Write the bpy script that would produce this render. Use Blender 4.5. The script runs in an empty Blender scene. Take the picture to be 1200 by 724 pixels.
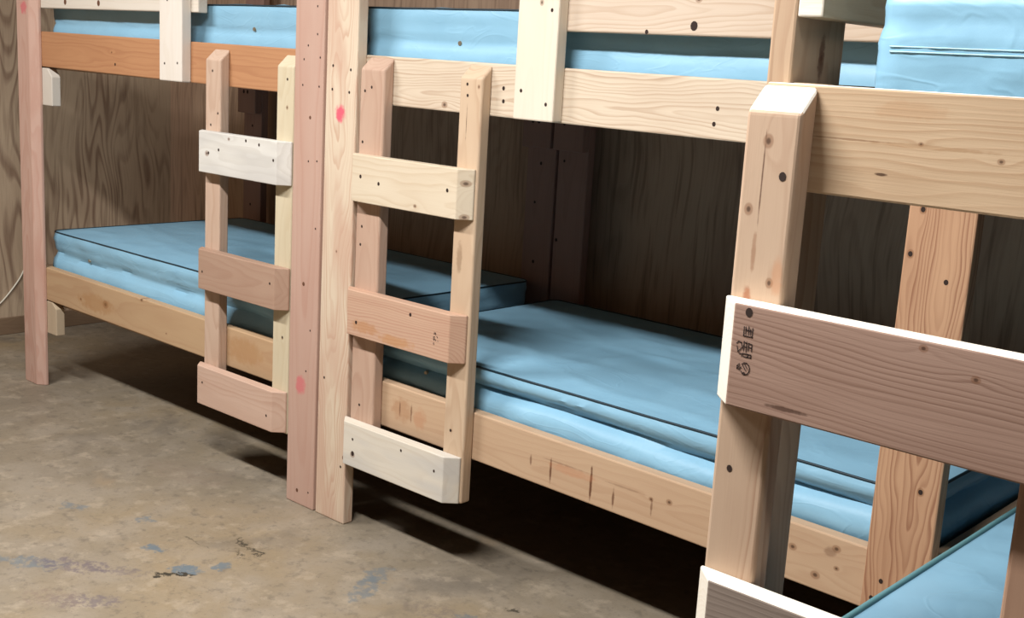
import bpy, bmesh, math, random
from mathutils import Vector, Matrix, noise

sc = bpy.context.scene
col = sc.collection
IN = 0.0254
T = 1.5 * IN           # lumber thickness
W6 = 0.140             # wide board
W4 = 0.089             # narrow board


def s2l(c):
    return tuple((v / 12.92 if v <= 0.04045 else ((v + 0.055) / 1.055) ** 2.4) for v in c)


def rgb(r, g, b, a=1.0):
    return s2l((r / 255, g / 255, b / 255)) + (a,)


# ------------------------------------------------------------------ node helper
class NT:
    def __init__(self, name):
        self.m = bpy.data.materials.new(name)
        self.m.use_nodes = True
        self.t = self.m.node_tree
        self.t.nodes.clear()
        self.out = self.t.nodes.new('ShaderNodeOutputMaterial')
        self.b = self.t.nodes.new('ShaderNodeBsdfPrincipled')
        self.t.links.new(self.b.outputs[0], self.out.inputs[0])

    def put(self, sock, v):
        if isinstance(v, bpy.types.NodeSocket):
            self.t.links.new(v, sock)
        elif v is not None:
            if sock.type == 'RGBA' and not hasattr(v, '__len__'):
                v = (v, v, v, 1)
            sock.default_value = v

    def math(self, op, a, b=None, c=None, clamp=False):
        n = self.t.nodes.new('ShaderNodeMath'); n.operation = op; n.use_clamp = clamp
        for i, v in enumerate((a, b, c)):
            self.put(n.inputs[i], v)
        return n.outputs[0]

    def vmath(self, op, a, b=None):
        n = self.t.nodes.new('ShaderNodeVectorMath'); n.operation = op
        self.put(n.inputs[0], a)
        if b is not None:
            self.put(n.inputs[1], b)
        return n.outputs['Value'] if op in ('LENGTH', 'DOT_PRODUCT', 'DISTANCE') else n.outputs[0]

    def coord(self):
        return self.t.nodes.new('ShaderNodeTexCoord').outputs['Object']

    def sep(self, v):
        n = self.t.nodes.new('ShaderNodeSeparateXYZ'); self.put(n.inputs[0], v)
        return n.outputs[0], n.outputs[1], n.outputs[2]

    def comb(self, x, y, z):
        n = self.t.nodes.new('ShaderNodeCombineXYZ')
        for i, v in enumerate((x, y, z)):
            self.put(n.inputs[i], v)
        return n.outputs[0]

    def noise(self, vec, scale=5., detail=2., rough=.5, dist=0.):
        n = self.t.nodes.new('ShaderNodeTexNoise')
        self.put(n.inputs['Vector'], vec)
        n.inputs['Scale'].default_value = scale
        n.inputs['Detail'].default_value = detail
        n.inputs['Roughness'].default_value = rough
        n.inputs['Distortion'].default_value = dist
        return n.outputs['Fac']

    def ramp(self, fac, stops):
        n = self.t.nodes.new('ShaderNodeValToRGB')
        e = n.color_ramp.elements
        while len(e) < len(stops):
            e.new(0.5)
        for el, (p, c) in zip(e, stops):
            el.position = p
            el.color = c if hasattr(c, '__len__') else (c, c, c, 1)
        self.put(n.inputs[0], fac)
        return n.outputs[0]

    def smooth(self, v, lo, hi):
        n = self.t.nodes.new('ShaderNodeMapRange'); n.interpolation_type = 'SMOOTHSTEP'
        self.put(n.inputs[0], v); n.inputs[1].default_value = lo; n.inputs[2].default_value = hi
        return n.outputs[0]

    def mix(self, fac, a, b, mode='MIX'):
        n = self.t.nodes.new('ShaderNodeMix'); n.data_type = 'RGBA'; n.blend_type = mode
        self.put(n.inputs[0], fac); self.put(n.inputs[6], a); self.put(n.inputs[7], b)
        return n.outputs[2]

    def bump(self, h, strength=.3, dist=.002, normal=None):
        n = self.t.nodes.new('ShaderNodeBump')
        n.inputs['Strength'].default_value = strength
        n.inputs['Distance'].default_value = dist
        self.put(n.inputs['Height'], h)
        if normal is not None:
            self.put(n.inputs['Normal'], normal)
        return n.outputs[0]


def plain(name, c, rough=.6, metal=0., spec=.4):
    n = NT(name)
    n.b.inputs['Base Color'].default_value = c
    n.b.inputs['Roughness'].default_value = rough
    n.b.inputs['Metallic'].default_value = metal
    n.b.inputs['Specular IOR Level'].default_value = spec
    return n.m


# ------------------------------------------------------------------ sawn lumber
_seed = [0]


def tone(c, k=.80, d=.22):
    g = .3 * c[0] + .59 * c[1] + .11 * c[2]
    return tuple((v + (g - v) * d) * k for v in c[:3]) + (1,)


def lumber(name, base, grain, axis, face='y', ring=.006, taper=.035, contrast=.55, knots=(), spots=(),
           seed=None, rough=.62, heart=.05, blotch=.25, tint=None, wav=.010, off=0.):
    """axis: board length axis, face: the board's thickness axis, in object space.
    knots: (length, width, radius); spots: (length, width, r_len, r_wid, colour, strength)"""
    if seed is None:
        _seed[0] += 1
        seed = _seed[0]
    rnd = random.Random(seed * 17 + 3)
    base, grain = tone(base), tone(grain, .9)
    if tint is not None:
        tint = tone(tint)
    n = NT(name)
    co = n.sep(n.coord())
    ix = {'x': 0, 'y': 1, 'z': 2}
    L = co[ix[axis]]
    Tk = co[ix[face]]
    Wd = co[3 - ix[axis] - ix[face]]
    s = rnd.uniform(0, 50)
    # slow wander of the growth rings along the board
    wv = n.noise(n.comb(n.math('MULTIPLY_ADD', L, 1.6, s), n.math('MULTIPLY', Wd, 7.), n.math('MULTIPLY', Tk, 7.)), 1.6, 2., .5)
    wv2 = n.noise(n.comb(n.math('MULTIPLY_ADD', L, 9., s + 9), n.math('MULTIPLY', Wd, 26.), n.math('MULTIPLY', Tk, 26.)), 1., 2., .5)
    w0 = off + rnd.uniform(-.025, .025)
    t0 = rnd.choice((-1, 1)) * heart * rnd.uniform(.8, 1.3)
    dw = n.math('SUBTRACT', Wd, w0)
    dt = n.math('SUBTRACT', Tk, t0)
    r = n.math('SQRT', n.math('ADD', n.math('MULTIPLY', dw, dw), n.math('MULTIPLY', dt, dt)))
    r = n.math('ADD', r, n.math('MULTIPLY', L, taper * rnd.choice((-1, 1))))
    r = n.math('ADD', r, n.math('MULTIPLY', wv, wav * 6))
    r = n.math('ADD', r, n.math('MULTIPLY', wv2, wav * .45))
    kmask = None
    kcore = None
    for (kl, kw, kr) in knots:
        dl = n.math('MULTIPLY', n.math('SUBTRACT', L, kl), 1 / (kr * 1.25))
        dd = n.math('MULTIPLY', n.math('SUBTRACT', Wd, kw), 1 / kr)
        d2 = n.math('ADD', n.math('MULTIPLY', dl, dl), n.math('MULTIPLY', dd, dd))
        dl3 = n.math('MULTIPLY', dl, .38)
        d3 = n.math('ADD', n.math('MULTIPLY', dl3, dl3), n.math('MULTIPLY', dd, dd))
        bul = n.math('POWER', 2.718, n.math('MULTIPLY', d3, -.30))
        r = n.math('ADD', r, n.math('MULTIPLY', bul, kr * 1.6))
        m = n.smooth(d2, 1.3, .55)
        c = n.smooth(d2, .35, .02)
        kmask = m if kmask is None else n.math('MAXIMUM', kmask, m)
        kcore = c if kcore is None else n.math('MAXIMUM', kcore, c)
    ph = n.math('FRACT', n.math('MULTIPLY', r, 1 / ring))
    late = n.ramp(ph, [(0, .05), (.45, .25), (.80, 1.), (.90, 1.), (1., .05)])
    vary = n.noise(n.comb(n.math('MULTIPLY', r, 40.), s, 0.), 1., 1.)
    fib = n.noise(n.comb(n.math('MULTIPLY_ADD', L, 6., s), n.math('MULTIPLY', Wd, 420.), n.math('MULTIPLY', Tk, 420.)), 1., 2., .6)
    blo = n.noise(n.comb(n.math('MULTIPLY_ADD', L, 3., s + 3), n.math('MULTIPLY', Wd, 12.), n.math('MULTIPLY', Tk, 12.)), 1., 2., .5)
    f = n.math('MULTIPLY', n.math('MULTIPLY', late, n.smooth(vary, .25, .7)), contrast)
    f = n.math('ADD', f, n.math('MULTIPLY', n.math('SUBTRACT', fib, .5), .30), clamp=True)
    c = n.mix(f, base, grain)
    if tint is not None:
        c = n.mix(n.math('MULTIPLY', n.smooth(blo, .42, .68), blotch * 2), c, tint)
    else:
        c = n.mix(n.math('MULTIPLY', n.smooth(blo, .35, .75), blotch), c, grain)
    if kmask is not None:
        c = n.mix(n.math('MULTIPLY', kmask, .5), c, rgb(120, 78, 48))
        c = n.mix(n.math('MULTIPLY', kcore, .75), c, rgb(58, 36, 24))
    if spots:
        wx = n.noise(n.vmath('SCALE', n.coord()) if False else n.coord(), 45., 3., .6)
        for (sl, sw, rl, rw, cc, st) in spots:
            a = n.math('MULTIPLY', n.math('SUBTRACT', L, sl), 1 / rl)
            b = n.math('MULTIPLY', n.math('SUBTRACT', Wd, sw), 1 / rw)
            d = n.math('ADD', n.math('MULTIPLY', a, a), n.math('MULTIPLY', b, b))
            d = n.math('ADD', d, n.math('MULTIPLY', n.math('SUBTRACT', wx, .5), 2.2))
            c = n.mix(n.math('MULTIPLY', n.smooth(d, 1.2, .2), st), c, cc)
    n.put(n.b.inputs['Base Color'], c)
    n.b.inputs['Roughness'].default_value = rough
    n.b.inputs['Specular IOR Level'].default_value = .25
    n.put(n.b.inputs['Normal'], n.bump(n.math('ADD', n.math('MULTIPLY', late, .35), fib), .25, .0008))
    return n.m


HOLE = plain('nail_hole_dark', rgb(44, 28, 20), .8)
KNOTDARK = plain('knot_brown', rgb(96, 62, 42), .8)


# ------------------------------------------------------------------ mesh helpers
def link(name, me, parent=None, loc=(0, 0, 0)):
    o = bpy.data.objects.new(name, me)
    col.objects.link(o)
    o.location = loc
    if parent is not None:
        o.parent = parent
    return o


def prism(name, mat, parent, poly, plane, h0, h1, bev=.004, holes=(), hole_face=None, tilt=0., origin=None,
          segs=2, label=None, cut=None):
    """Extrude a polygon given in `plane` ('xy','xz','yz') between h0 and h1 of the third axis.
    holes: (x, y, z, radius) world points pressed into the face whose axis is hole_face ('-y' or '+x')."""
    ax = {'xy': (0, 1, 2), 'xz': (0, 2, 1), 'yz': (1, 2, 0)}[plane]
    pts = []
    for h in (h0, h1):
        for (a, b) in poly:
            v = [0, 0, 0]
            v[ax[0]] = a; v[ax[1]] = b; v[ax[2]] = h
            pts.append(Vector(v))
    if origin is None:
        lo = [min(p[i] for p in pts) for i in range(3)]
        hi = [max(p[i] for p in pts) for i in range(3)]
        origin = Vector([(lo[i] + hi[i]) / 2 for i in range(3)])
    bm = bmesh.new()
    vs = [bm.verts.new(p - origin) for p in pts]
    k = len(poly)
    bm.faces.new(vs[:k]); bm.faces.new(vs[k:][::-1])
    for i in range(k):
        j = (i + 1) % k
        bm.faces.new((vs[i], vs[i + k], vs[j + k], vs[j]))
    bmesh.ops.recalc_face_normals(bm, faces=bm.faces)
    if bev:
        bmesh.ops.bevel(bm, geom=list(bm.edges), offset=bev, segments=segs, profile=.5, affect='EDGES')
    for f in bm.faces:
        f.smooth = False
    for hh in holes:
        hx, hy, hz, hr = hh[:4]
        mi = hh[4] if len(hh) > 4 else 1
        c = Vector((hx, hy, hz)) - origin
        ring = []
        for q in range(10):
            a = q * math.tau / 10
            if hole_face in (None, '-y'):
                d = Vector((math.cos(a) * hr, -.0004, math.sin(a) * hr * 1.15))
            else:
                d = Vector((.0004, math.cos(a) * hr, math.sin(a) * hr * 1.15))
            ring.append(bm.verts.new(c + d))
        fc = bm.faces.new(ring)
        fc.normal_update()
        want = Vector((0, -1, 0)) if hole_face in (None, '-y') else Vector((1, 0, 0))
        if fc.normal.dot(want) < 0:
            fc.normal_flip()
        fc.material_index = mi
    if tilt:
        bmesh.ops.rotate(bm, verts=bm.verts, cent=(0, 0, 0), matrix=Matrix.Rotation(tilt, 3, 'Y'))
    me = bpy.data.meshes.new(name)
    bm.to_mesh(me); bm.free()
    me.materials.append(mat)
    me.materials.append(HOLE)
    me.materials.append(KNOTDARK)
    if cut is not None:
        me.materials.append(cut[0])
        for p in me.polygons:
            if p.material_index == 0 and cut[1](p.normal):
                p.material_index = 3
    po = Vector(parent.location) if parent is not None else Vector((0, 0, 0))
    o = link(name, me, parent, origin - po)
    if label:
        o['label'] = label
    return o


def board(name, mat, parent, x0, x1, y0, y1, z0, z1, **kw):
    return prism(name, mat, parent, [(x0, y0), (x1, y0), (x1, y1), (x0, y1)], 'xy', z0, z1, **kw)


def thing(name, loc, label, cat, group=None):
    o = bpy.data.objects.new(name, None)
    col.objects.link(o)
    o.location = loc
    o.empty_display_size = .1
    o['label'] = label
    o['category'] = cat
    if group:
        o['group'] = group
    return o


def structure(o, label, cat):
    o['kind'] = 'structure'
    o['label'] = label
    o['category'] = cat
    return o


def tube_mesh(name, pts, rad, mat, closed=False, sides=8, parent=None):
    n = len(pts)
    bm = bmesh.new()
    rings = []
    for i, p in enumerate(pts):
        a = pts[(i - 1) % n] if (closed or i > 0) else pts[0]
        b = pts[(i + 1) % n] if (closed or i < n - 1) else pts[-1]
        t = (b - a).normalized()
        up = Vector((0, 0, 1)) if abs(t.z) < .95 else Vector((1, 0, 0))
        u = t.cross(up).normalized()
        v = u.cross(t).normalized()
        rings.append([bm.verts.new(p + u * (math.cos(k * math.tau / sides) * rad) + v * (math.sin(k * math.tau / sides) * rad)) for k in range(sides)])
    m = n if closed else n - 1
    for i in range(m):
        for k in range(sides):
            f = bm.faces.new((rings[i][k], rings[(i + 1) % n][k], rings[(i + 1) % n][(k + 1) % sides], rings[i][(k + 1) % sides]))
            f.smooth = True
    if not closed:
        bm.faces.new(rings[0]); bm.faces.new(rings[-1][::-1])
    bmesh.ops.recalc_face_normals(bm, faces=bm.faces)
    me = bpy.data.meshes.new(name)
    bm.to_mesh(me); bm.free()
    me.materials.append(mat)
    return link(name, me, parent)


# ------------------------------------------------------------------ room shell
XL, XR, YF, YB, ZC = -2.82, 5.2, -5.2, 1.235, 2.8


def plywood(name, across, seed, light, dark, mid, wb=.85, wf=.35):
    n = NT(name)
    co = n.sep(n.coord())
    A = co[across]
    Z = co[2]
    A = n.math('ADD', A, n.math('MULTIPLY', n.noise(n.comb(n.math('MULTIPLY', Z, 1.1), A, seed * 3.), 1.7, 1.), .10))
    v = n.comb(n.math('MULTIPLY_ADD', A, 1., seed * 7.3), n.math('MULTIPLY', Z, .13), seed)
    h = n.noise(v, 5.5, 1.5, .45)
    ph = n.math('FRACT', n.math('MULTIPLY', h, 17.))
    band = n.ramp(ph, [(0, .0), (.45, .1), (.72, 1.), (.86, .9), (1., .0)])
    v2 = n.comb(n.math('MULTIPLY', A, 1.), n.math('MULTIPLY', Z, .05), seed + 4.)
    fib = n.noise(v2, 110., 3., .65)
    fine = n.smooth(n.noise(v2, 45., 2., .6), .5, .72)
    blo = n.noise(n.comb(A, n.math('MULTIPLY', Z, .35), seed + 1.), 2.6, 3., .6)
    f = n.math('MULTIPLY', band, n.smooth(blo, .35, .62))
    f = n.math('ADD', n.math('MULTIPLY', f, wb), n.math('MULTIPLY', n.math('SUBTRACT', fib, .5), .7), clamp=True)
    c = n.mix(f, light, dark)
    c = n.mix(n.math('MULTIPLY', n.smooth(blo, .4, .7), .5), c, mid)
    c = n.mix(n.math('MULTIPLY', fine, wf), c, dark)
    n.put(n.b.inputs['Base Color'], c)
    n.b.inputs['Roughness'].default_value = .7
    n.b.inputs['Specular IOR Level'].default_value = .2
    n.put(n.b.inputs['Normal'], n.bump(fib, .3, .001))
    return n.m


PLY_L = plywood('plywood_left', 1, 2.0, rgb(190, 168, 142), rgb(106, 80, 64), rgb(164, 138, 114))
PLY_B = plywood('plywood_back', 0, 5.0, rgb(190, 160, 134), rgb(118, 92, 74), rgb(162, 130, 108), .3, .55)

PLY_D = plywood('plywood_dark', 0, 8.0, rgb(104, 86, 70), rgb(70, 54, 44), rgb(90, 72, 58))


def concrete():
    n = NT('sealed_concrete')
    o = n.coord()
    x, y, z = n.sep(o)
    big = n.noise(o, .9, 4., .55)
    med = n.noise(o, 4.5, 5., .62, .4)
    fine = n.noise(o, 60., 3., .6)
    c = n.ramp(big, [(.30, rgb(112, 102, 88)), (.5, rgb(130, 118, 100)), (.68, rgb(141, 124, 98))])
    c = n.mix(n.math('MULTIPLY', n.smooth(med, .38, .68), .55), c, rgb(146, 135, 120))
    c = n.mix(n.math('MULTIPLY', n.smooth(n.noise(o, 2.2, 4., .6, .6), .54, .72), .55), c, rgb(96, 88, 78))
    c = n.mix(n.math('MULTIPLY', n.smooth(n.noise(n.vmath('ADD', o, (7, 3, 0)), 3.1, 3., .6), .6, .75), .5), c, rgb(152, 130, 102))
    c = n.mix(n.math('MULTIPLY', n.math('SUBTRACT', fine, .5), .5), c, rgb(60, 52, 44))
    pit = n.noise(o, 22., 4., .7)
    c = n.mix(n.math('MULTIPLY', n.smooth(pit, .52, .68), .45), c, rgb(92, 84, 74))
    c = n.mix(n.math('MULTIPLY', n.smooth(n.noise(n.vmath('ADD', o, (3, 9, 0)), 11., 5., .7), .52, .66), .40), c, rgb(166, 152, 132))
    grit = n.noise(o, 130., 2., .6)
    c = n.mix(n.math('MULTIPLY', n.smooth(grit, .64, .74), .5), c, rgb(70, 62, 54))
    # worn paint patches and scuffs
    wx = n.noise(o, 16., 5., .7)
    wy = n.noise(n.vmath('ADD', o, (11, 5, 2)), 16., 5., .7)
    fleck = n.noise(o, 38., 4., .75)
    X = n.math('MULTIPLY_ADD', n.math('SUBTRACT', wx, .5), .16, x)
    Y = n.math('MULTIPLY_ADD', n.math('SUBTRACT', wy, .5), .16, y)

    def patch(c, px, py, rx, ry, rot, cc, st, thr=.45):
        dx = n.math('SUBTRACT', X, px); dy = n.math('SUBTRACT', Y, py)
        ca, sa = math.cos(rot), math.sin(rot)
        u = n.math('ADD', n.math('MULTIPLY', dx, ca / rx), n.math('MULTIPLY', dy, sa / rx))
        v = n.math('ADD', n.math('MULTIPLY', dx, -sa / ry), n.math('MULTIPLY', dy, ca / ry))
        d = n.math('ADD', n.math('MULTIPLY', u, u), n.math('MULTIPLY', v, v))
        m = n.smooth(d, 1.25, .5)
        m = n.math('MULTIPLY', m, n.smooth(fleck, thr - .08, thr + .1))
        return n.mix(n.math('MULTIPLY', m, st), c, cc)
    for p in FLOOR_PATCHES:
        c = patch(c, *p)
    n.put(n.b.inputs['Base Color'], c)
    n.put(n.b.inputs['Roughness'], n.math('MULTIPLY_ADD', med, .25, .38))
    n.b.inputs['Specular IOR Level'].default_value = .3
    n.put(n.b.inputs['Normal'], n.bump(n.math('ADD', n.math('MULTIPLY', fine, .4), med), .08, .003))
    return n.m


BLUE = rgb(98, 106, 110)
BLUE2 = rgb(88, 104, 114)
PURP = rgb(98, 88, 92)
DARK = rgb(50, 46, 38)
FLOOR_PATCHES = [
    (.125, -.56, .045, .030, .3, BLUE2, .85, .40),
    (.16, -.47, .030, .030, .3, BLUE2, .75, .42),
    (.125, -.605, .065, .013, .75, DARK, .95, .34),
    (-.20, -.86, .11, .040, .55, BLUE, .75, .46),
    (-.10, -.78, .13, .040, .6, PURP, .75, .48),
    (.02, -.70, .07, .03, .6, PURP, .5, .48),
    (-.52, -.56, .05, .035, .4, BLUE, .7, .45),
    (-.27, -.45, .045, .02, .6, BLUE2, .6, .46),
    (-.06, -.54, .04, .025, .5, BLUE2, .8, .43),
    (.13, -.86, .10, .035, .8, PURP, .7, .48),
    (.05, -.92, .09, .05, .4, rgb(120, 104, 92), .6, .48),
    (.55, -.245, .04, .10, .5, BLUE, .7, .45),
    (.50, -.16, .03, .06, .3, BLUE, .6, .45),
    (.78, -.20, .10, .05, .4, rgb(112, 100, 90), .65, .5),
    (.86, -.17, .03, .03, .4, BLUE, .6, .45),
    (.76, -.38, .07, .012, .75, DARK, .85, .38),
    (.98, -.19, .06, .02, .3, BLUE, .5, .45),
    (.10, -.33, .10, .008, -.15, DARK, .85, .42),
    (.14, -.38, .06, .005, -.15, DARK, .7, .47),
    (-.03, -.42, .07, .005, -.1, DARK, .7, .47),
    (.92, -.03, .025, .015, .4, DARK, .8, .45),
    (-.55, -.1, .2, .1, .3, rgb(128, 114, 98), .6, .45),
]


def slab(name, x0, x1, y0, y1, z0, z1, mat):
    bm = bmesh.new()
    bmesh.ops.create_cube(bm, size=1.)
    for v in bm.verts:
        v.co = Vector((x0 + (v.co.x + .5) * (x1 - x0), y0 + (v.co.y + .5) * (y1 - y0), z0 + (v.co.z + .5) * (z1 - z0)))
    me = bpy.data.meshes.new(name)
    bm.to_mesh(me); bm.free()
    me.materials.append(mat)
    return link(name, me)


FLOORM = concrete()
CEIL = plain('painted_ceiling', rgb(92, 88, 86), .85)
structure(slab('floor', XL - .1, XR + .1, YF - .1, YB + .1, -.1, 0, FLOORM), 'scuffed tan concrete floor with worn blue paint flecks', 'floor')
structure(slab('ceiling', XL - .1, XR + .1, YF - .1, YB + .1, ZC, ZC + .1, CEIL), 'plain ceiling above the bunk room', 'ceiling')
structure(slab('wall_left', XL - .1, XL, YF - .1, YB + .1, 0, ZC, PLY_L), 'plywood wall beyond the far end of the bunks', 'wall')
structure(slab('wall_back', XL, XR, YB, YB + .1, 0, ZC, PLY_B), 'plywood wall running behind the bunks', 'wall')
structure(slab('wall_right', XR, XR + .1, YF - .1, YB + .1, 0, ZC, PLY_D), 'plywood wall at the right end of the room', 'wall')
structure(slab('wall_front', XL, XR, YF - .1, YF, 0, ZC, PLY_D), 'plywood wall opposite the bunks', 'wall')
TRIM = lumber('trim_wood', rgb(150, 118, 84), rgb(112, 84, 58), 'y', 'x', contrast=.4)
TRIMB = lumber('trim_wood_back', rgb(150, 118, 84), rgb(112, 84, 58), 'x', 'y', contrast=.4)
structure(board('baseboard_left', TRIM, None, XL, XL + .014, YF, YB, 0, .085, bev=.003), 'brown wooden baseboard along the plywood end wall', 'baseboard')
structure(board('baseboard_back', TRIMB, None, XL + .014, XR, YB - .014, YB, 0, .085, bev=.003), 'brown wooden baseboard behind the bunks', 'baseboard')

# ------------------------------------------------------------------ timber palette
def R(lst, r=.0042):
    return [tuple(p) + (r,) for p in lst]


SAWN_LIT = lumber('sawn_and_lit_pine', rgb(246, 236, 216), rgb(226, 206, 176), 'x', contrast=.3, seed=900)  # pale sawn ends, whitened further to paint strong light onto near edges
CUT_ENDS_LIT_TOP = (SAWN_LIT, lambda n: n.z > .5 or abs(n.x) > .5)
LIT_TOP = (SAWN_LIT, lambda n: n.z > .5)  # upward faces only: overhead light put into the wood colour
PINKPAINT = rgb(206, 84, 104)
PALEPINK = rgb(196, 96, 102)

# ================================================================== bunk A (far left)
bunkA = thing('bunk_bed', (-1.0, .58, 0), 'far wooden bunk bed with an orange-stained upper rail, against the plywood end wall', 'bunk bed', 'wooden bunk beds')
A0, A1 = -1.987, -.004
PW = .142

postA_l = lumber('pink_post_far', rgb(216, 170, 146), rgb(186, 124, 98), 'z', ring=.011, contrast=.5,
                 spots=[(1.575 - .9, -1.921 + 1.916, .030, .030, PALEPINK, .75)])
prism('post', postA_l, bunkA, [(A0, 0), (-1.885, 0), (-1.853, .026), (-1.853, T), (A0, T)], 'xy', 0, 1.8, bev=.003,
      label='pinkish post with a waney edge')
postA_r = lumber('pink_post_mid', rgb(207, 164, 140), rgb(182, 124, 98), 'z', ring=.02, contrast=.35,
                 spots=[(.408 - .9, -.083 + .075, .034, .030, PALEPINK, .7)], wav=.006)
holes = R([(-.04, 0, 1.601), (-.037, 0, 1.519), (-.081, 0, 1.484), (-.1, 0, 1.442), (-.022, 0, 1.45), (-.104, 0, 1.364), (-.024, 0, 1.363),
           (-.068, 0, 1.132), (-.026, 0, 1.136), (-.025, 0, .926), (-.039, 0, .597), (-.056, 0, .46), (-.03, 0, .055)], .0030)
holes += [(-.064, 0, 1.267, .005, 2), (-.078, 0, .742, .006, 2), (-.088, 0, .047, .006, 2)]
board('post', postA_r, bunkA, A1 - PW, A1, 0, T, 0, 1.8, holes=holes, label='pinkish post with pink paint smudge near its foot')
rearpost = lumber('rear_post_wood', rgb(178, 132, 112), rgb(140, 98, 82), 'z', ring=.012, contrast=.35)
for x0 in (A0, A1 - PW):
    board('post', rearpost, bunkA, x0, x0 + PW, 1.117, 1.155, 0, 1.8,
          holes=[(x0 + .07, 1.117, 1.10, .006), (x0 + .05, 1.117, .95, .005), (x0 + .06, 1.117, .72, .006)])
railA_u = lumber('orange_rail', rgb(204, 138, 76), rgb(160, 92, 44), 'x', ring=.014, contrast=.55, heart=.03, taper=.02,
                 knots=[(-1.313 + 1.0, .012, .005)], blotch=.2)
LA0, LA1 = A0 + .002, A1 - .002
board('side_rail', railA_u, bunkA, LA0, LA1, T, 2 * T, 1.337, 1.477, tilt=math.atan(.0066), label='orange-stained upper rail',
      holes=R([(-1.283, T, 1.374)], .005))
railA_l = lumber('golden_rail', rgb(206, 164, 112), rgb(172, 120, 72), 'x', ring=.016, contrast=.4, heart=.04,
                 knots=[(-1.378 + 1.0, .0, .017), (-1.573 + 1.0, -.012, .007), (-.94 + 1., -.032, .004), (-1.111 + 1, .066, .008), (-.56 + 1., .05, .008)],
                 spots=[(-.45, -.01, .15, .04, rgb(158, 112, 66), .45), (.55, .0, .12, .05, rgb(160, 116, 70), .4)])
board('side_rail', railA_l, bunkA, LA0, LA1, T, 2 * T, .3685, .5085, tilt=math.atan(.0045), label='golden-brown lower rail')
dimwood = lumber('inner_timber', rgb(190, 154, 116), rgb(150, 112, 78), 'x', ring=.01, contrast=.4)
for z in (1.33, .36):
    board('side_rail', dimwood, bunkA, LA0, LA1, 1.079, 1.117, z, z + W6)
endwood = lumber('end_timber', rgb(192, 156, 118), rgb(150, 112, 78), 'y', 'x', ring=.01, contrast=.4)
for z in (1.33, .36):
    for xx in (A0 + .002, A1 - T - .002):
        board('end_rail', endwood, bunkA, xx, xx + T, 2 * T + .001, 1.078, z, z + W6)
cleatm = lumber('pale_cleat', rgb(226, 214, 196), rgb(196, 176, 150), 'z', contrast=.3)
cleatm2 = lumber('tan_cleat', rgb(206, 180, 142), rgb(170, 140, 104), 'z', contrast=.3)
prism('cleat', cleatm, bunkA, [(A0 + .002, 1.188), (-1.776, 1.188), (-1.776, 1.304), (-1.812, 1.338), (A0 + .002, 1.338)], 'xz', T, 2 * T, bev=.003, label='whitish cleat under the upper rail')
prism('cleat', cleatm2, bunkA, [(A0 + .002, .230), (-1.777, .230), (-1.777, .345), (-1.812, .368), (A0 + .002, .368)], 'xz', T, 2 * T, bev=.003, label='tan cleat under the lower rail')
for x0 in (A0, A1 - PW):
    board('cleat', rearpost, bunkA, x0 + .001, x0 + PW - .001, 1.079, 1.117, 1.160, 1.329,
          holes=[(x0 + .05, 1.079, 1.26, .008), (x0 + .08, 1.079, 1.26, .008)])
guardA = lumber('cream_guard', rgb(232, 218, 198), rgb(204, 182, 152), 'x', ring=.012, contrast=.4,
                holes=() if False else (), )if False else lumber('cream_guard', rgb(232, 218, 198), rgb(204, 182, 152), 'x', ring=.012, contrast=.4)
board('guard_rail', guardA, bunkA, LA0, -.735, T, 2 * T, 1.574, 1.714,
      holes=[(-1.655, T, 1.600, .010, 2), (-1.40, T, 1.598, .010, 2)], label='cream-coloured guard rail')
supA = lumber('cream_support', rgb(238, 226, 210), rgb(214, 196, 172), 'z', ring=.014, contrast=.25)
board('guard_support', supA, bunkA, -.918, -.776, 0, T, 1.336, 1.8, holes=R([(-.883, 0, 1.396), (-.802, 0, 1.4), (-.866, 0, 1.612)], .004),
      label='cream-white upright carrying the guard rail')


def upright(mat, parent, x0, x1, y1, zb, zt, holes=(), label=None, cut=None):
    """A ladder side, back face on y1, its top sawn down towards the front."""
    y0 = y1 - T
    prism('ladder_upright', mat, parent, [(y0, zb), (y1, zb), (y1, zt), (y0, zt - .036)], 'yz', x0, x1, bev=.006, segs=3, holes=holes, label=label, cut=cut)


def rung(mat, parent, x0, x1, y1, z0, holes=(), label=None, h=.1385, cut=None):
    """A rung, its ends mitred back at 45 degrees."""
    y0 = y1 - T
    return prism('ladder_rung', mat, parent, [(x0, y1), (x1, y1), (x1, y1 - .006), (x1 - T + .004, y0), (x0 + T - .004, y0), (x0, y1 - .006)], 'xy', z0, z0 + h,
                 bev=.0025, holes=holes, label=label, cut=cut)


ZR = (1.046, .642, .229)
u1 = lumber('ladder_pinkish', rgb(214, 178, 148), rgb(180, 136, 104), 'z', ring=.012, contrast=.45)
u2 = lumber('ladder_pale_yellow', rgb(222, 204, 164), rgb(194, 168, 122), 'z', ring=.012, contrast=.35, knots=[(1.292 - .84, .012, .006), (.547 - .84, .01, .005)])
upright(u1, bunkA, -.632, -.545, T, .222, 1.457, holes=R([(-.59, 0, 1.384), (-.549 - .008, 0, 1.245), (-.598, 0, 1.204)], .004), label='pinkish ladder side')
upright(u2, bunkA, -.236, -.149, T, .222, 1.453, holes=R([(-.181, 0, 1.377), (-.182, 0, .547)], .004), label='pale yellowish ladder side')
r1 = lumber('rung_whitish', rgb(230, 224, 212), rgb(190, 180, 164), 'x', ring=.016, contrast=.5, tint=rgb(196, 190, 182), blotch=.25,
            knots=[(-.433 + .391, .054, .006), (-.558 + .391, -.004, .010)])
r2 = lumber('rung_pinkbrown', rgb(190, 150, 120), rgb(160, 114, 86), 'x', ring=.014, contrast=.4)
r3 = lumber('rung_pink', rgb(220, 180, 152), rgb(186, 138, 108), 'x', ring=.015, contrast=.5, heart=.03)
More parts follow.
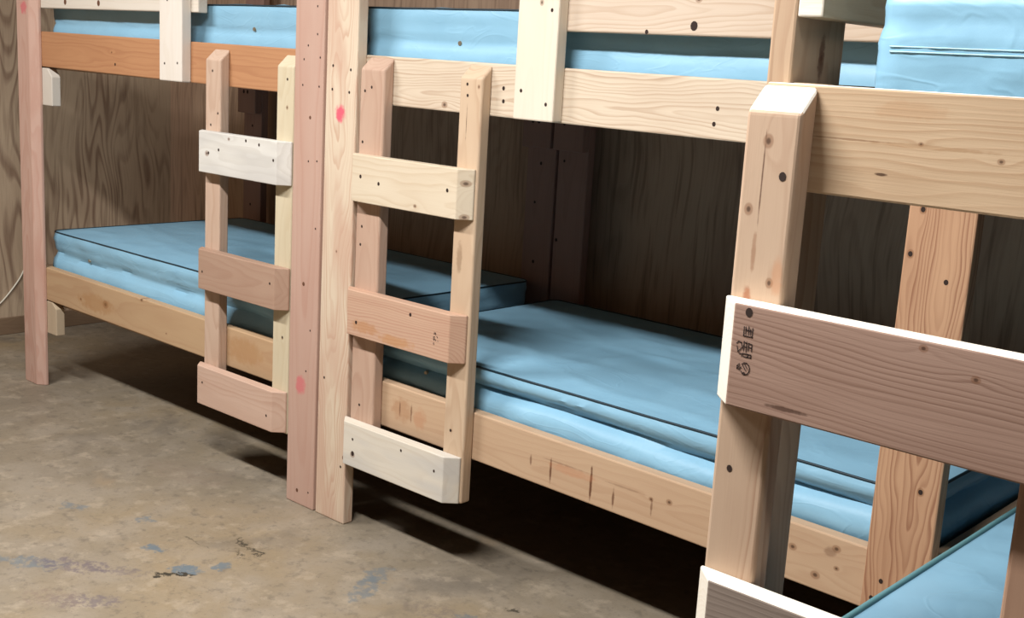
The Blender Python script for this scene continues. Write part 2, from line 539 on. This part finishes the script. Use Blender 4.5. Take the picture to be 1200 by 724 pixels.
rung(r1, bunkA, -.645, -.147, 0, ZR[0], R([(-.343, -T, 1.172), (-.272, -T, 1.165), (-.495, -T, 1.129), (-.196, -T, 1.123), (-.553, -T, 1.114)], .0045), 'whitish upper rung')
rung(r2, bunkA, -.645, -.147, 0, ZR[1], R([(-.587, -T, .704), (-.204, -T, .726)], .004), 'pinkish-brown middle rung')
rung(r3, bunkA, -.648, -.150, 0, ZR[2], R([(-.583, -T, .31), (-.211, -T, .28)], .004), 'pink bottom rung')

# ================================================================== bunk B (middle)
bunkB = thing('bunk_bed', (1.015, .58, 0), 'middle bunk bed of pale pine, ladder beside a post with a bright pink spot', 'bunk bed', 'wooden bunk beds')
B0, B1 = .008, 2.021
postB_l = lumber('pale_post_mid', rgb(230, 206, 172), rgb(190, 134, 98), 'z', ring=.009, contrast=.62, heart=.02, taper=.06, tint=rgb(214, 168, 136), blotch=.35,
                 spots=[(1.289 - .9, .08 - .079, .030, .026, PINKPAINT, .95)], knots=[(.87 - .9, .0, .004)], wav=.012)
board('post', postB_l, bunkB, B0, B0 + PW, 0, T, 0, 1.8,
      holes=R([(.04, 0, 1.429), (.122, 0, 1.42), (.039, 0, 1.359), (.118, 0, 1.354), (.037, 0, .46), (.129, 0, .188)], .004) + [(.143, 0, .221, .007, 2)],
      label='pale post with a bright pink paint spot')
postB_r = lumber('grainy_post', rgb(216, 162, 112), rgb(150, 92, 54), 'z', ring=.010, contrast=.85, heart=.025, taper=.05, wav=.016,
                 knots=[(.645 - .9, 1.98 - 1.95, .008), (1.227 - .9, 1.909 - 1.95, .008), (1.134 - .9, 1.894 - 1.95, .008)])
board('post', postB_r, bunkB, B1 - PW, B1, 0, T, 0, 1.8, holes=R([(1.909, 0, 1.227), (1.894, 0, 1.134), (1.975, 0, 1.088), (1.92, 0, .426), (1.903, 0, .382), (1.98, 0, .645)], .005),
      label='orange-tan post with strong wavy grain')
for x0 in (B0, B1 - PW):
    board('post', rearpost, bunkB, x0, x0 + PW, 1.117, 1.155, 0, 1.8, holes=[(x0 + .03, 1.117, 1.12, .005), (x0 + .015, 1.117, .82, .006)])
LB0, LB1 = B0 + .002, B1 - .002
railB_u = lumber('pale_rail', rgb(230, 208, 176), rgb(176, 138, 102), 'x', ring=.010, contrast=.8, heart=.025, taper=.03, off=-.01,
                 knots=[(.484 - 1.015, -.05, .010)], wav=.012)
board('side_rail', railB_u, bunkB, LB0, LB1, T, 2 * T, 1.3225, 1.4625, tilt=math.atan(.0042),
      holes=R([(.705, T, 1.399), (.707, T, 1.365), (1.378, T, 1.394), (1.372, T, 1.358)], .005), label='pale upper rail')
DRIP = rgb(92, 56, 36)
railB_l = lumber('tan_rail', rgb(214, 174, 130), rgb(180, 134, 92), 'x', ring=.016, contrast=.4, heart=.04,
                 knots=[(1.287 - 1.015, .0, .006), (1.342 - 1.015, .008, .008), (1.687 - 1.015, .004, .009), (1.794 - 1.015, .033, .009), (1.799 - 1.015, -.012, .006), (1.75 - 1.015, -.044, .010)],
                 spots=[(.883 - 1.015, -.005, .004, .018, DRIP, .6), (.955 - 1.015, -.02, .0042, .040, DRIP, .85), (1.094 - 1.015, -.012, .0045, .048, DRIP, .9),
                        (1.169 - 1.015, -.032, .004, .030, DRIP, .75), (1.29 - 1.015, -.02, .004, .026, DRIP, .6), (1.03 - 1.015, .0, .09, .014, rgb(182, 120, 84), .35),
                        (.36 - 1.015, .01, .05, .04, rgb(160, 112, 76), .45), (.44 - 1.015, .0, .03, .035, rgb(176, 118, 82), .4), (.352 - 1.015, .01, .004, .03, DRIP, .6), (.402 - 1.015, .01, .004, .03, DRIP, .6),
                        (1.0 - 1.015, .012, .09, .003, DRIP, .35), (1.20 - 1.015, .006, .07, .003, DRIP, .3), (1.78 - 1.015, .022, .016, .012, DRIP, .4)])
board('side_rail', railB_l, bunkB, LB0, LB1, T, 2 * T, .3445, .4845, tilt=math.atan(.0125), label='tan lower rail with dark drip stains')
for z in (1.325, .345):
    board('side_rail', dimwood, bunkB, LB0, LB1, 1.079, 1.117, z, z + W6)
for z in (1.325, .345):
    for xx in (LB0, LB1 - T):
        board('end_rail', endwood, bunkB, xx, xx + T, 2 * T + .001, 1.078, z, z + W6)
for x0 in (B0, B1 - PW):
    board('cleat', rearpost, bunkB, x0 + .001, x0 + PW - .001, 1.079, 1.117, 1.160, 1.324, holes=[(x0 + .05, 1.079, 1.26, .006)])
guardB = lumber('pale_guard', rgb(226, 202, 174), rgb(184, 148, 112), 'x', ring=.011, contrast=.7, heart=.03, knots=[(1.299 - 1.41, .012, .008)])
board('guard_rail', guardB, bunkB, .805, LB1, T, 2 * T, 1.554, 1.694, holes=[(1.294, T, 1.576, .010), (1.16, T, 1.559, .005)], label='pale guard rail with a knot hole')
supB = lumber('cream_support_near', rgb(238, 222, 196), rgb(216, 192, 158), 'z', ring=.014, contrast=.25, knots=[(1.619 - 1.56, 0.01, .007)])
board('guard_support', supB, bunkB, .777, .914, 0, T, 1.325, 1.8, holes=R([(.891, 0, 1.603), (.802, 0, 1.399), (.889, 0, 1.369)], .0045),
      label='cream-white upright carrying the guard rail')
u3 = lumber('ladder_reddish', rgb(208, 168, 138), rgb(176, 128, 98), 'z', ring=.012, contrast=.45)
u4 = lumber('ladder_tan', rgb(220, 186, 146), rgb(184, 142, 102), 'z', ring=.012, contrast=.45, knots=[(1.40 - .84, .03, .005), (.43 - .84, -.01, .004)],
            spots=[(1.30 - .84, -.010, .055, .0012, rgb(74, 48, 34), .9), (.93 - .84, -.012, .05, .012, rgb(120, 92, 66), .5)])
upright(u3, bunkB, .166, .272, T, .222, 1.462, holes=R([(.189, 0, 1.363), (.218, 0, 1.375), (.185, 0, 1.214), (.19, 0, .908), (.194, 0, .963), (.209, 0, .411)], .004), label='reddish ladder side')
upright(u4, bunkB, .578, .662, T, .222, 1.458, holes=R([(.607, 0, 1.405), (.61, 0, 1.375), (.607, 0, .43)], .004), label='tan ladder side')
r4 = lumber('rung_pale', rgb(230, 210, 176), rgb(196, 166, 126), 'x', ring=.013, contrast=.45, heart=.03, knots=[(.461 - .404, -.052, .006), (.640 - .404, .030, .010), (.640 - .404, -.062, .009)])
r5 = lumber('rung_rosy', rgb(216, 170, 134), rgb(178, 118, 86), 'x', ring=.0075, contrast=.65, heart=.05, off=-.11, wav=.006,
            spots=[(-.14, -.035, .07, .020, rgb(170, 116, 66), .5), (.0, -.05, .08, .018, rgb(176, 122, 66), .5)])
r6 = lumber('rung_white_pine', rgb(232, 220, 198), rgb(204, 184, 154), 'x', ring=.016, contrast=.35, tint=rgb(200, 196, 190), blotch=.3, knots=[(.229 - .404, -.03, .009)])
rung(r4, bunkB, .152, .656, 0, ZR[0] - .005, R([(.225, -T, 1.117), (.305, -T, 1.104), (.587, -T, 1.117)], .005), 'pale upper rung')
g5 = rung(r5, bunkB, .150, .654, 0, ZR[1] - .006, R([(.226, -T, .679), (.461, -T, .746)], .005), 'rosy middle rung with black ink stamp')
rung(r6, bunkB, .150, .656, 0, ZR[2] - .006, R([(.227, -T, .312), (.445, -T, .334), (.586, -T, .31)], .004) + [(.229, -T, .267, .007)], 'whitish bottom rung')

# ================================================================== bunk C (near right, standing end-on)
bunkC = thing('bunk_bed', (2.63, .10, 0), 'nearest wooden bunk bed at the right, end on, its ladder fixed to the end', 'bunk bed', 'wooden bunk beds')
CX0, CX1, CY0, CY1 = 2.035, 3.190, -.872, 1.12
cw = lumber('corner_post_near', rgb(204, 168, 128), rgb(160, 116, 78), 'z', 'x', ring=.012, contrast=.5, knots=[(1.5 - .9, -.793 + .801, .008)],
            spots=[(1.5 - .9, .008, .035, .010, rgb(90, 56, 38), .8)])
board('post', cw, bunkC, CX0, CX0 + T, CY0, CY0 + PW, 0, 1.8, label='brown corner post standing behind the ladder')
board('post', rearpost, bunkC, CX0, CX0 + T, CY1 - PW, CY1, 0, 1.8)
board('post', cw, bunkC, CX1 - T, CX1, CY0, CY0 + PW, 0, 1.8)
board('post', rearpost, bunkC, CX1 - T, CX1, CY1 - PW, CY1, 0, 1.8)
sidew = lumber('side_timber', rgb(196, 158, 118), rgb(150, 108, 74), 'y', 'x', ring=.010, contrast=.45)
for z in (1.325, .345):
    board('side_rail', sidew, bunkC, CX0 + T, CX0 + 2 * T, CY0 + .001, CY1, z, z + W6)
    board('side_rail', sidew, bunkC, CX1 - 2 * T, CX1 - T, CY0 + .001, CY1, z, z + W6)
endC = lumber('end_rail_near', rgb(220, 184, 138), rgb(178, 134, 86), 'x', ring=.0075, contrast=.55, heart=.05, off=-.10, wav=.007,
              knots=[(2.283 - 2.625, .006, .003), (2.383 - 2.625, -.006, .004)],
              spots=[(-.36, .045, .06, .012, rgb(170, 124, 82), .25), (2.235 - 2.625, -.036, .010, .0022, rgb(70, 46, 30), .9), (2.19 - 2.625, .004, .06, .0015, rgb(120, 84, 54), .6),
                     (2.30 - 2.625, .003, .10, .003, rgb(150, 110, 70), .4)])
board('end_rail', endC, bunkC, 2.060, CX1, CY0 - T, CY0, 1.324, 1.464, bev=.003, label='tan upper end rail', cut=LIT_TOP)
endC2 = lumber('end_timber_x', rgb(200, 164, 122), rgb(160, 118, 80), 'x', 'y', ring=.010, contrast=.4)
board('end_rail', endC2, bunkC, CX0, CX1, CY0 - T, CY0, .345, .485)
for z in (1.325, .345):
    board('end_rail', endC2, bunkC, CX0 + 2 * T + .001, CX1 - 2 * T - .001, CY1 - T, CY1, z, z + W6)
guardC = lumber('guard_near', rgb(206, 184, 146), rgb(166, 138, 100), 'y', 'x', ring=.009, contrast=.45, heart=.08)
board('guard_rail', guardC, bunkC, CX0 + T, CX0 + 2 * T, CY0, .2, 1.551, 1.691, bev=.003, label='guard rail showing its pale sawn end', cut=(SAWN_LIT, lambda n: n.y < -.5))
board('guard_support', sidew, bunkC, CX0, CX0 + T, .06, .2, 1.32, 1.8)
u5 = lumber('ladder_near_left', rgb(214, 178, 142), rgb(166, 118, 82), 'z', ring=.010, contrast=.65, heart=.035, taper=.02,
            knots=[(1.386 - .84, -.004, .008), (1.294 - .84, -.024, .007), (1.20 - .84, .018, .006)],
            spots=[(1.175 - .84, -.014, .02, .007, rgb(150, 82, 44), .7), (1.21 - .84, .028, .03, .010, rgb(190, 124, 78), .35), (1.33 - .84, -.008, .07, .0014, rgb(84, 56, 40), .8),
                   (1.24 - .84, -.010, .03, .004, rgb(140, 98, 70), .6)])
u6 = lumber('ladder_near_right', rgb(190, 146, 112), rgb(146, 100, 70), 'z', ring=.011, contrast=.5)
YU = CY0 - T
upright(u5, bunkC, 2.056, 2.138, YU, .222, 1.462, holes=[(2.119, YU - T, 1.344, .0055), (2.083, YU - T, .934, .0045)], label='tan ladder side, its sawn top coloured as brightly lit', cut=LIT_TOP)
upright(u6, bunkC, 2.468, 2.555, YU, .222, 1.462, label='reddish-brown ladder side', cut=LIT_TOP)
YF2 = YU - T          # front of the ladder sides
YG = YF2 - T          # front of the rungs
r7 = lumber('rung_near_brown', rgb(186, 146, 122), rgb(136, 96, 74), 'x', ring=.0075, contrast=.7, heart=.05, wav=.006, off=.11,
            knots=[(2.351 - 2.307, .061, .005), (2.417 - 2.307, .037, .005)], spots=[(2.18 - 2.307, -.056, .03, .0035, rgb(70, 46, 34), .8)])
r8 = lumber('rung_near_grey', rgb(166, 146, 130), rgb(112, 94, 80), 'x', ring=.008, contrast=.7, off=-.12, wav=.006)
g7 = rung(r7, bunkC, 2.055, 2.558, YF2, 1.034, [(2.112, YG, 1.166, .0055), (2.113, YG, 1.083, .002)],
          'pinkish-brown rung with black ink stamp', h=.142, cut=CUT_ENDS_LIT_TOP)
rung(r8, bunkC, 2.055, 2.558, YF2, ZR[1], [(2.152, YG, .735, .004)], 'greyish weathered rung', h=.139, cut=CUT_ENDS_LIT_TOP)
rung(r3, bunkC, 2.055, 2.558, YF2, ZR[2], (), None)

INK = plain('stamp_ink', rgb(58, 44, 40), .7)


def stamp(rung_obj, cx, cz, y, strokes, w=.0014):
    """Ink strokes (x0,z0,x1,z1) lying on the front face of a rung."""
    bm = bmesh.new()
    for (a, b, c, d) in strokes:
        p, q = Vector((a, 0, b)), Vector((c, 0, d))
        t = (q - p).normalized()
        nrm = Vector((-t.z, 0, t.x)) * (w / 2)
        p -= t * (w / 2); q += t * (w / 2)
        vs = [bm.verts.new(v + Vector((0, -.0005, 0))) for v in (p + nrm, p - nrm, q - nrm, q + nrm)]
        bm.faces.new(vs)
    for f in bm.faces:
        f.normal_update()
        if f.normal.y > 0:
            f.normal_flip()
    me = bpy.data.meshes.new('grade_stamp')
    bm.to_mesh(me); bm.free()
    me.materials.append(INK)
    wo = Vector(rung_obj.location) + Vector(rung_obj.parent.location)
    o = link('grade_stamp', me, rung_obj, Vector((cx, y, cz)) - wo)
    o['label'] = 'black inked grade stamp'
    return o


k = .001
S1 = []
# small framed mark
for s in [(-6, 28, 7, 28), (-6, 28, -6, 40), (7, 28, 7, 40), (-3, 31, -3, 40), (1, 31, 1, 41), (4, 31, 4, 38), (-3, 36, 5, 36)]:
    S1.append(tuple(v * k for v in s))
# turned figure two with the block of letters beside it
for s in [(-15, 16, -12, 19), (-12, 19, -8, 18), (-8, 18, -6, 12), (-6, 12, -12, 5), (-12, 5, -14, 12), (-10, 3, -5, 3),
          (-4, 8, -4, 20), (0, 7, 0, 20), (-4, 20, 0, 18), (-4, 14, 0, 13), (3, 9, 3, 19), (3, 19, 8, 18), (3, 14, 8, 13), (8, 9, 8, 18),
          (-3, 0, 8, 0), (-3, 4, 8, 4), (3, 0, 3, 4), (8, 0, 8, 4), (-6, 0, -4, 4)]:
    S1.append(tuple(v * k for v in s))
# round mark
for i in range(9):
    a0, a1 = 2.4 - i * .55, 2.4 - (i + 1) * .55
    S1.append((math.cos(a0) * .007 + .001, math.sin(a0) * .008 - .016, math.cos(a1) * .007 + .001, math.sin(a1) * .008 - .016))
for s in [(-11, -14, -8, -11), (-11, -18, -7, -14), (-8, -19, -5, -15), (-3, -12, 2, -18), (0, -10, 4, -15), (-11, -14, -11, -18)]:
    S1.append(tuple(v * k for v in s))
stamp(g7, 2.113, 1.106, YG, S1)
S2 = []
for s in [(-12, 22, -4, 18), (-12, 18, -5, 23), (-10, 25, -3, 20), (-4, 24, -3, 17), (0, 14, 4, 10), (1, 15, 4, 11),
          (-12, 12, -8, 12), (-12, 12, -13, 3), (-13, 3, -9, 1), (-9, 1, -8, 12), (-11, 8, -9, 8), (-11, 4, -8, 5), (-7, 4, -3, 1), (-5, 5, -2, 2), (4, 2, 7, 1), (-12, -8, -9, -10), (-11, -5, -10, -12)]:
    S2.append(tuple(v * k for v in s))
stamp(g5, .572, .690, -T, S2)

# ------------------------------------------------------------------ mattress decks on ledgers
DECK = plywood('deck_plywood', 0, 9.0, rgb(96, 78, 60), rgb(66, 52, 40), rgb(84, 66, 50))
for (b, x0, x1, y0, y1, zs) in ((bunkA, A0 + T + .003, A1 - T - .003, 2 * T + .001, 1.078, (1.385, .400)),
                                (bunkB, LB0 + T + .001, LB1 - T - .001, 2 * T + .001, 1.078, (1.385, .385)),
                                (bunkC, CX0 + 2 * T + .001, CX1 - 2 * T - .001, CY0 + .001, CY1 - T - .001, (1.385, .385))):
    for z in zs:
        board('mattress_deck', DECK, b, x0, x1, y0, y1, z - .013, z, bev=0)
        if b is bunkC:
            for xx in (x0, x1 - T):
                board('ledger', endwood, b, xx, xx + T, y0, y1, z - .013 - T, z - .013, bev=.002)
        else:
            for yy in (y0, y1 - T):
                board('ledger', dimwood, b, x0, x1, yy, yy + T, z - .013 - T, z - .013, bev=.002)


# ------------------------------------------------------------------ mattresses
def vinyl(name, base, crease):
    n = NT(name)
    o = n.coord()
    x, y, z = n.sep(o)
    w = n.noise(o, 6., 3., .55, .6)
    rid = n.math('ABSOLUTE', n.math('SUBTRACT', n.noise(n.comb(x, y, n.math('MULTIPLY', z, 2.5)), 4.2, 2., .5, 1.4), .5))
    cre = n.smooth(rid, .05, .0)
    weave = n.noise(n.comb(n.math('MULTIPLY', x, 900.), n.math('MULTIPLY', y, 900.), n.math('MULTIPLY', z, 260.)), 1., 1.)
    c = n.mix(n.math('MULTIPLY', n.smooth(w, .4, .7), .3), base, crease)
    n.put(n.b.inputs['Base Color'], c)
    n.b.inputs['Roughness'].default_value = .46
    n.b.inputs['Specular IOR Level'].default_value = .35
    h = n.math('ADD', n.math('MULTIPLY', w, 1.), n.math('MULTIPLY', cre, .12))
    b1 = n.bump(h, .24, .011)
    n.put(n.b.inputs['Normal'], n.bump(weave, .12, .0008, b1))
    return n.m


VINYL = vinyl('blue_vinyl', rgb(134, 178, 201), rgb(119, 163, 188))
PIPE_D = plain('dark_piping', rgb(24, 44, 54), .5)
PIPE_T = plain('teal_piping', rgb(96, 142, 148), .5)
SEAM = plain('pale_seam', rgb(166, 204, 218), .5)
EYE = plain('vent_brass', rgb(150, 140, 120), .35, .7)


def mattress(label, x0, x1, y0, y1, z0, z1, seed, valley=.5, depth=.02, lobe=.012, pipe=None, pr=.0035, vents=(), r=.045, dome=.010,
             wrinkle=.0035, corner_round=0., midseam=None, sag=0., rough=1.):
    """A soft vinyl-covered pad: rounded corners, a bulging side with a fold along it, a lightly creased top."""
    cx, cy = (x0 + x1) / 2, (y0 + y1) / 2
    root = thing('mattress', (cx, cy, z0), label, 'mattress', 'blue mattresses on the bunks')
    lx, ly, lz = (x1 - x0), (y1 - y0), (z1 - z0)
    st = .021
    nx, ny, nz = int(lx / st), int(ly / st), 18

    def shape(px, py, t, side):
        # px,py centred; t height 0..1
        ax, ay = lx / 2 - r, ly / 2 - r
        ix, iy = max(-ax, min(ax, px)), max(-ay, min(ay, py))
        dx, dy = px - ix, py - iy
        m = max(abs(dx), abs(dy))
        ln = math.hypot(dx, dy)
        if ln > 1e-9:
            dx, dy = dx * m / ln, dy * m / ln
        qx, qy = ix + dx, iy + dy
        n2 = Vector((dx, dy)).normalized() if ln > 1e-9 else Vector((0, 0))
        z = t * lz
        if side:
            s = qx * 1.0 + qy * 1.3
            vz = valley + .07 * noise.noise(Vector((s * 2.1, seed * 5.1, 0))) 
            dd = depth * (1 + .7 * noise.noise(Vector((s * 3.0, seed * 2.3, 4))))
            g = -dd * math.exp(-((t - vz) / .055) ** 2)
            g += lobe * math.exp(-((t - vz + .24) / .16) ** 2)
            g += lobe * .6 * math.exp(-((t - .90) / .07) ** 2)
            g -= .010 * max(0, (.12 - t) / .12) ** 2
            g += rough * (.0035 * noise.noise(Vector((s * 9, z * 26, seed))) + .002 * noise.noise(Vector((s * 24, z * 50, seed + 3))))
            if midseam is not None:
                g -= .004 * math.exp(-((z - midseam) / .0035) ** 2)
            edge = min(1, (1 - t) * 16)
            g *= edge
            if corner_round:
                k2 = max(0, 1 - (1 - t) * lz / corner_round)
                g -= corner_round * (1 - math.sqrt(max(0, 1 - k2 * k2)))
            qx += n2.x * g; qy += n2.y * g
        u, v = px / (lx / 2), py / (ly / 2)
        z += sag * u * t
        if t > .999:
            e = min(1, min(lx / 2 - abs(px), ly / 2 - abs(py)) / .08)
            e = max(0, e)
            z += dome * (1 - u ** 4) * (1 - v ** 4) * (e if dome else 0)
            wv = noise.noise(Vector((px * 4.5, py * 6, seed))) + .6 * noise.noise(Vector((px * 11, py * 13, seed + 7)))
            rg = (1 - abs(noise.noise(Vector((px * 3.3 + 2 * py, py * 5.1, seed + 2)))) * 1.0) ** 9
            z += e * (wrinkle * wv + wrinkle * 1.3 * rg)
        return Vector((qx, qy, z))
    bm = bmesh.new()
    cache = {}

    def V(i, j, k):
        key = (i, j, k)
        if key not in cache:
            px = -lx / 2 + lx * i / nx
            py = -ly / 2 + ly * j / ny
            side = i in (0, nx) or j in (0, ny)
            cache[key] = bm.verts.new(shape(px, py, k / nz, side))
        return cache[key]
    for i in range(nx):
        for j in range(ny):
            bm.faces.new((V(i, j, nz), V(i + 1, j, nz), V(i + 1, j + 1, nz), V(i, j + 1, nz)))
            bm.faces.new((V(i, j, 0), V(i, j + 1, 0), V(i + 1, j + 1, 0), V(i + 1, j, 0)))
    for k_ in range(nz):
        for i in range(nx):
            bm.faces.new((V(i, 0, k_), V(i + 1, 0, k_), V(i + 1, 0, k_ + 1), V(i, 0, k_ + 1)))
            bm.faces.new((V(i, ny, k_), V(i, ny, k_ + 1), V(i + 1, ny, k_ + 1), V(i + 1, ny, k_)))
        for j in range(ny):
            bm.faces.new((V(0, j, k_), V(0, j, k_ + 1), V(0, j + 1, k_ + 1), V(0, j + 1, k_)))
            bm.faces.new((V(nx, j, k_), V(nx, j + 1, k_), V(nx, j + 1, k_ + 1), V(nx, j, k_ + 1)))
    bmesh.ops.recalc_face_normals(bm, faces=bm.faces)
    for f in bm.faces:
        f.smooth = True
    if not corner_round:
        for e in bm.edges:
            if len(e.link_faces) == 2 and e.calc_face_angle(0) > math.radians(48):
                e.smooth = False
    me = bpy.data.meshes.new('cover')
    bm.to_mesh(me); bm.free()
    me.materials.append(VINYL)
    link('cover', me, root)
    if pipe is not None:
        loop = []
        ax, ay = lx / 2 - r, ly / 2 - r
        def seg(a, b, n_):
            for q in range(n_):
                loop.append(a.lerp(b, q / n_))
        def arc(cxx, cyy, a0):
            for q in range(8):
                a = a0 + q * math.pi / 16
                loop.append(Vector((cxx + math.cos(a) * r, cyy + math.sin(a) * r)))
        H = math.pi / 2
        seg(Vector((-ax, -ly / 2)), Vector((ax, -ly / 2)), 40); arc(ax, -ay, -H)
        seg(Vector((lx / 2, -ay)), Vector((lx / 2, ay)), 24); arc(ax, ay, 0)
        seg(Vector((ax, ly / 2)), Vector((-ax, ly / 2)), 40); arc(-ax, ay, H)
        seg(Vector((-lx / 2, ay)), Vector((-lx / 2, -ay)), 24); arc(-ax, -ay, 2 * H)
        pts = [Vector((p.x, p.y, lz + sag * p.x / (lx / 2) + .0012 * noise.noise(Vector((p.x * 5, p.y * 5, seed))))) for p in loop]
        o = tube_mesh('piping', pts, pr, pipe, closed=True, parent=root)
        o['label'] = 'piping along the top edge'
    if midseam is not None:
        for dz in (-.0032, .0032):
            pts = []
            for q in range(61):
                p = shape(-lx / 2 + r + (lx - 2 * r) * q / 60, -ly / 2, (midseam + dz) / lz, True)
                pts.append(Vector((p.x, p.y - .0011, p.z)))
            tube_mesh('seam', pts, .0011, SEAM, sides=6, parent=root)
    for (vx, vz) in vents:
        bm = bmesh.new()
        bmesh.ops.create_cone(bm, cap_ends=True, segments=16, radius1=.0085, radius2=.006, depth=.006)
        bmesh.ops.rotate(bm, verts=bm.verts, cent=(0, 0, 0), matrix=Matrix.Rotation(math.radians(90), 3, 'X'))
        me = bpy.data.meshes.new('vent_eyelet')
        bm.to_mesh(me); bm.free()
        me.materials.append(EYE)
        vv = shape(vx - cx, -ly / 2, (vz - z0) / lz, True)
        o = link('vent_eyelet', me, root, (vv.x, vv.y - .0015, vv.z))
        o['label'] = 'small round metal vent'
    return root


mattress('blue mattress on the lower berth of the far bunk bed, behind the left ladder', -1.925, -.050, .098, 1.070, .400, .655, 1.3, valley=.62, depth=.016, lobe=.010,
         pipe=PIPE_D, pr=.003, vents=[(-1.615, .571)])
mattress('blue mattress on the upper berth of the far bunk bed, above the orange rail', -1.90, -.050, .098, 1.070, 1.385, 1.604, 2.7, valley=.62, depth=.006, lobe=.004, rough=.5,
         pipe=PIPE_D, pr=.003, vents=[(-.498, 1.528)])
mattress('blue mattress with creased top on the lower berth of the middle bunk bed', .075, 1.945, .098, 1.070,   .385, .603, 4.1, valley=.715, depth=.026, lobe=.014,
         pipe=PIPE_D, pr=.0035, vents=[(.389, .535)], wrinkle=.005)
mattress('blue mattress on the upper berth of the middle bunk bed, above the pale rail', .052, 1.96, .098, 1.070, 1.385, 1.606, 5.9, valley=.58, depth=.007, lobe=.005, rough=.5,
         pipe=PIPE_D, pr=.003, vents=[(.471, 1.513)])
mattress('blue mattress in the bottom right corner, on the lower berth of the nearest bunk bed', 2.116, 3.105, -.845, 1.06, .385, .602, 7.2, valley=.60, depth=.014, lobe=.010,
         pipe=PIPE_T, pr=.006, wrinkle=.004)
mattress('blue mattress at the top right, on the upper berth of the nearest bunk bed', 2.170, 3.105, -.838, 1.06, 1.385, 1.592, 8.8, valley=.80, depth=.001, lobe=.002, r=.025,
         corner_round=.022, midseam=.130, dome=.012, rough=1.1)

# ------------------------------------------------------------------ cord on the end wall
CORD = plain('white_cord', rgb(226, 218, 200), .5)
ctrl = [Vector((XL + .006, .16, .10)), Vector((XL + .006, .22, .125)), Vector((XL + .006, .28, .163)), Vector((XL + .006, .345, .232)), Vector((XL + .006, .395, .303)),
        Vector((XL + .006, .43, .40)), Vector((XL + .006, .44, .55)), Vector((XL + .006, .44, .80)), Vector((XL + .006, .44, 1.0))]
pts = []
for i in range(len(ctrl) - 1):
    p0, p1, p2, p3 = ctrl[max(0, i - 1)], ctrl[i], ctrl[i + 1], ctrl[min(len(ctrl) - 1, i + 2)]
    for q in range(6):
        t = q / 6
        pts.append(.5 * ((2 * p1) + (p2 - p0) * t + (2 * p0 - 5 * p1 + 4 * p2 - p3) * t * t + (3 * p1 - p0 - 3 * p2 + p3) * t ** 3))
pts.append(ctrl[-1])
cord = tube_mesh('electrical_cord', pts, .004, CORD)
cord['label'] = 'thin white cord hanging on the plywood wall behind the far left post'
cord['category'] = 'cord'

# ------------------------------------------------------------------ light
def area(name, loc, sx, sy, power, color=(1, .96, .90), target=None):
    l = bpy.data.lights.new(name, 'AREA')
    l.shape = 'RECTANGLE'; l.size = sx; l.size_y = sy; l.energy = power; l.color = color
    o = bpy.data.objects.new(name, l); col.objects.link(o); o.location = loc
    if target is not None:
        d = Vector(target) - Vector(loc)
        o.rotation_euler = d.to_track_quat('-Z', 'Y').to_euler()
    return o


area('ceiling_tube_light', (1.2, -1.60, 2.75), 1.2, .16, 112, (1, .99, .985))
area('ceiling_tube_light', (-.95, -1.60, 2.75), 1.2, .16, 84, (1, .99, .985))
area('ceiling_tube_light', (3.6, -1.60, 2.75), 1.2, .16, 16, (1, .99, .985))
wd = bpy.data.worlds.new('room_air'); sc.world = wd; wd.use_nodes = True
wd.node_tree.nodes['Background'].inputs[0].default_value = (.9, .88, .85, 1)
wd.node_tree.nodes['Background'].inputs[1].default_value = .0

# ------------------------------------------------------------------ camera
cam = bpy.data.cameras.new('camera')
cam.sensor_fit = 'HORIZONTAL'
cam.sensor_width = 36.0
cam.lens = 36.0 * 1403.132 / 1200
cam.clip_start = .05
co = bpy.data.objects.new('camera', cam); col.objects.link(co)
PITCH, YAW, ROLL = .20297963, .72804325, .05867586
cp, sp, cy_, sy_, cr, sr = math.cos(PITCH), math.sin(PITCH), math.cos(YAW), math.sin(YAW), math.cos(ROLL), math.sin(ROLL)
Rz = Matrix(((cy_, sy_, 0), (-sy_, cy_, 0), (0, 0, 1)))
Bm = Matrix(((1, 0, 0), (0, 0, -1), (0, 1, 0)))
Rx = Matrix(((1, 0, 0), (0, cp, -sp), (0, sp, cp)))
Rr = Matrix(((cr, -sr, 0), (sr, cr, 0), (0, 0, 1)))
Mx = Rr @ Rx @ Bm @ Rz
right, down, fwd = Mx[0], Mx[1], Mx[2]
mw = Matrix(((right[0], -down[0], -fwd[0], 0), (right[1], -down[1], -fwd[1], 0), (right[2], -down[2], -fwd[2], 0), (0, 0, 0, 1)))
mw.translation = Vector((2.90766, -2.34759, 1.47))
co.matrix_world = mw
sc.camera = co

vs = sc.view_settings
vs.view_transform = 'Standard'
vs.look = 'None'
vs.gamma = 1.0
vs.exposure = 0.08
vs.use_curve_mapping = False
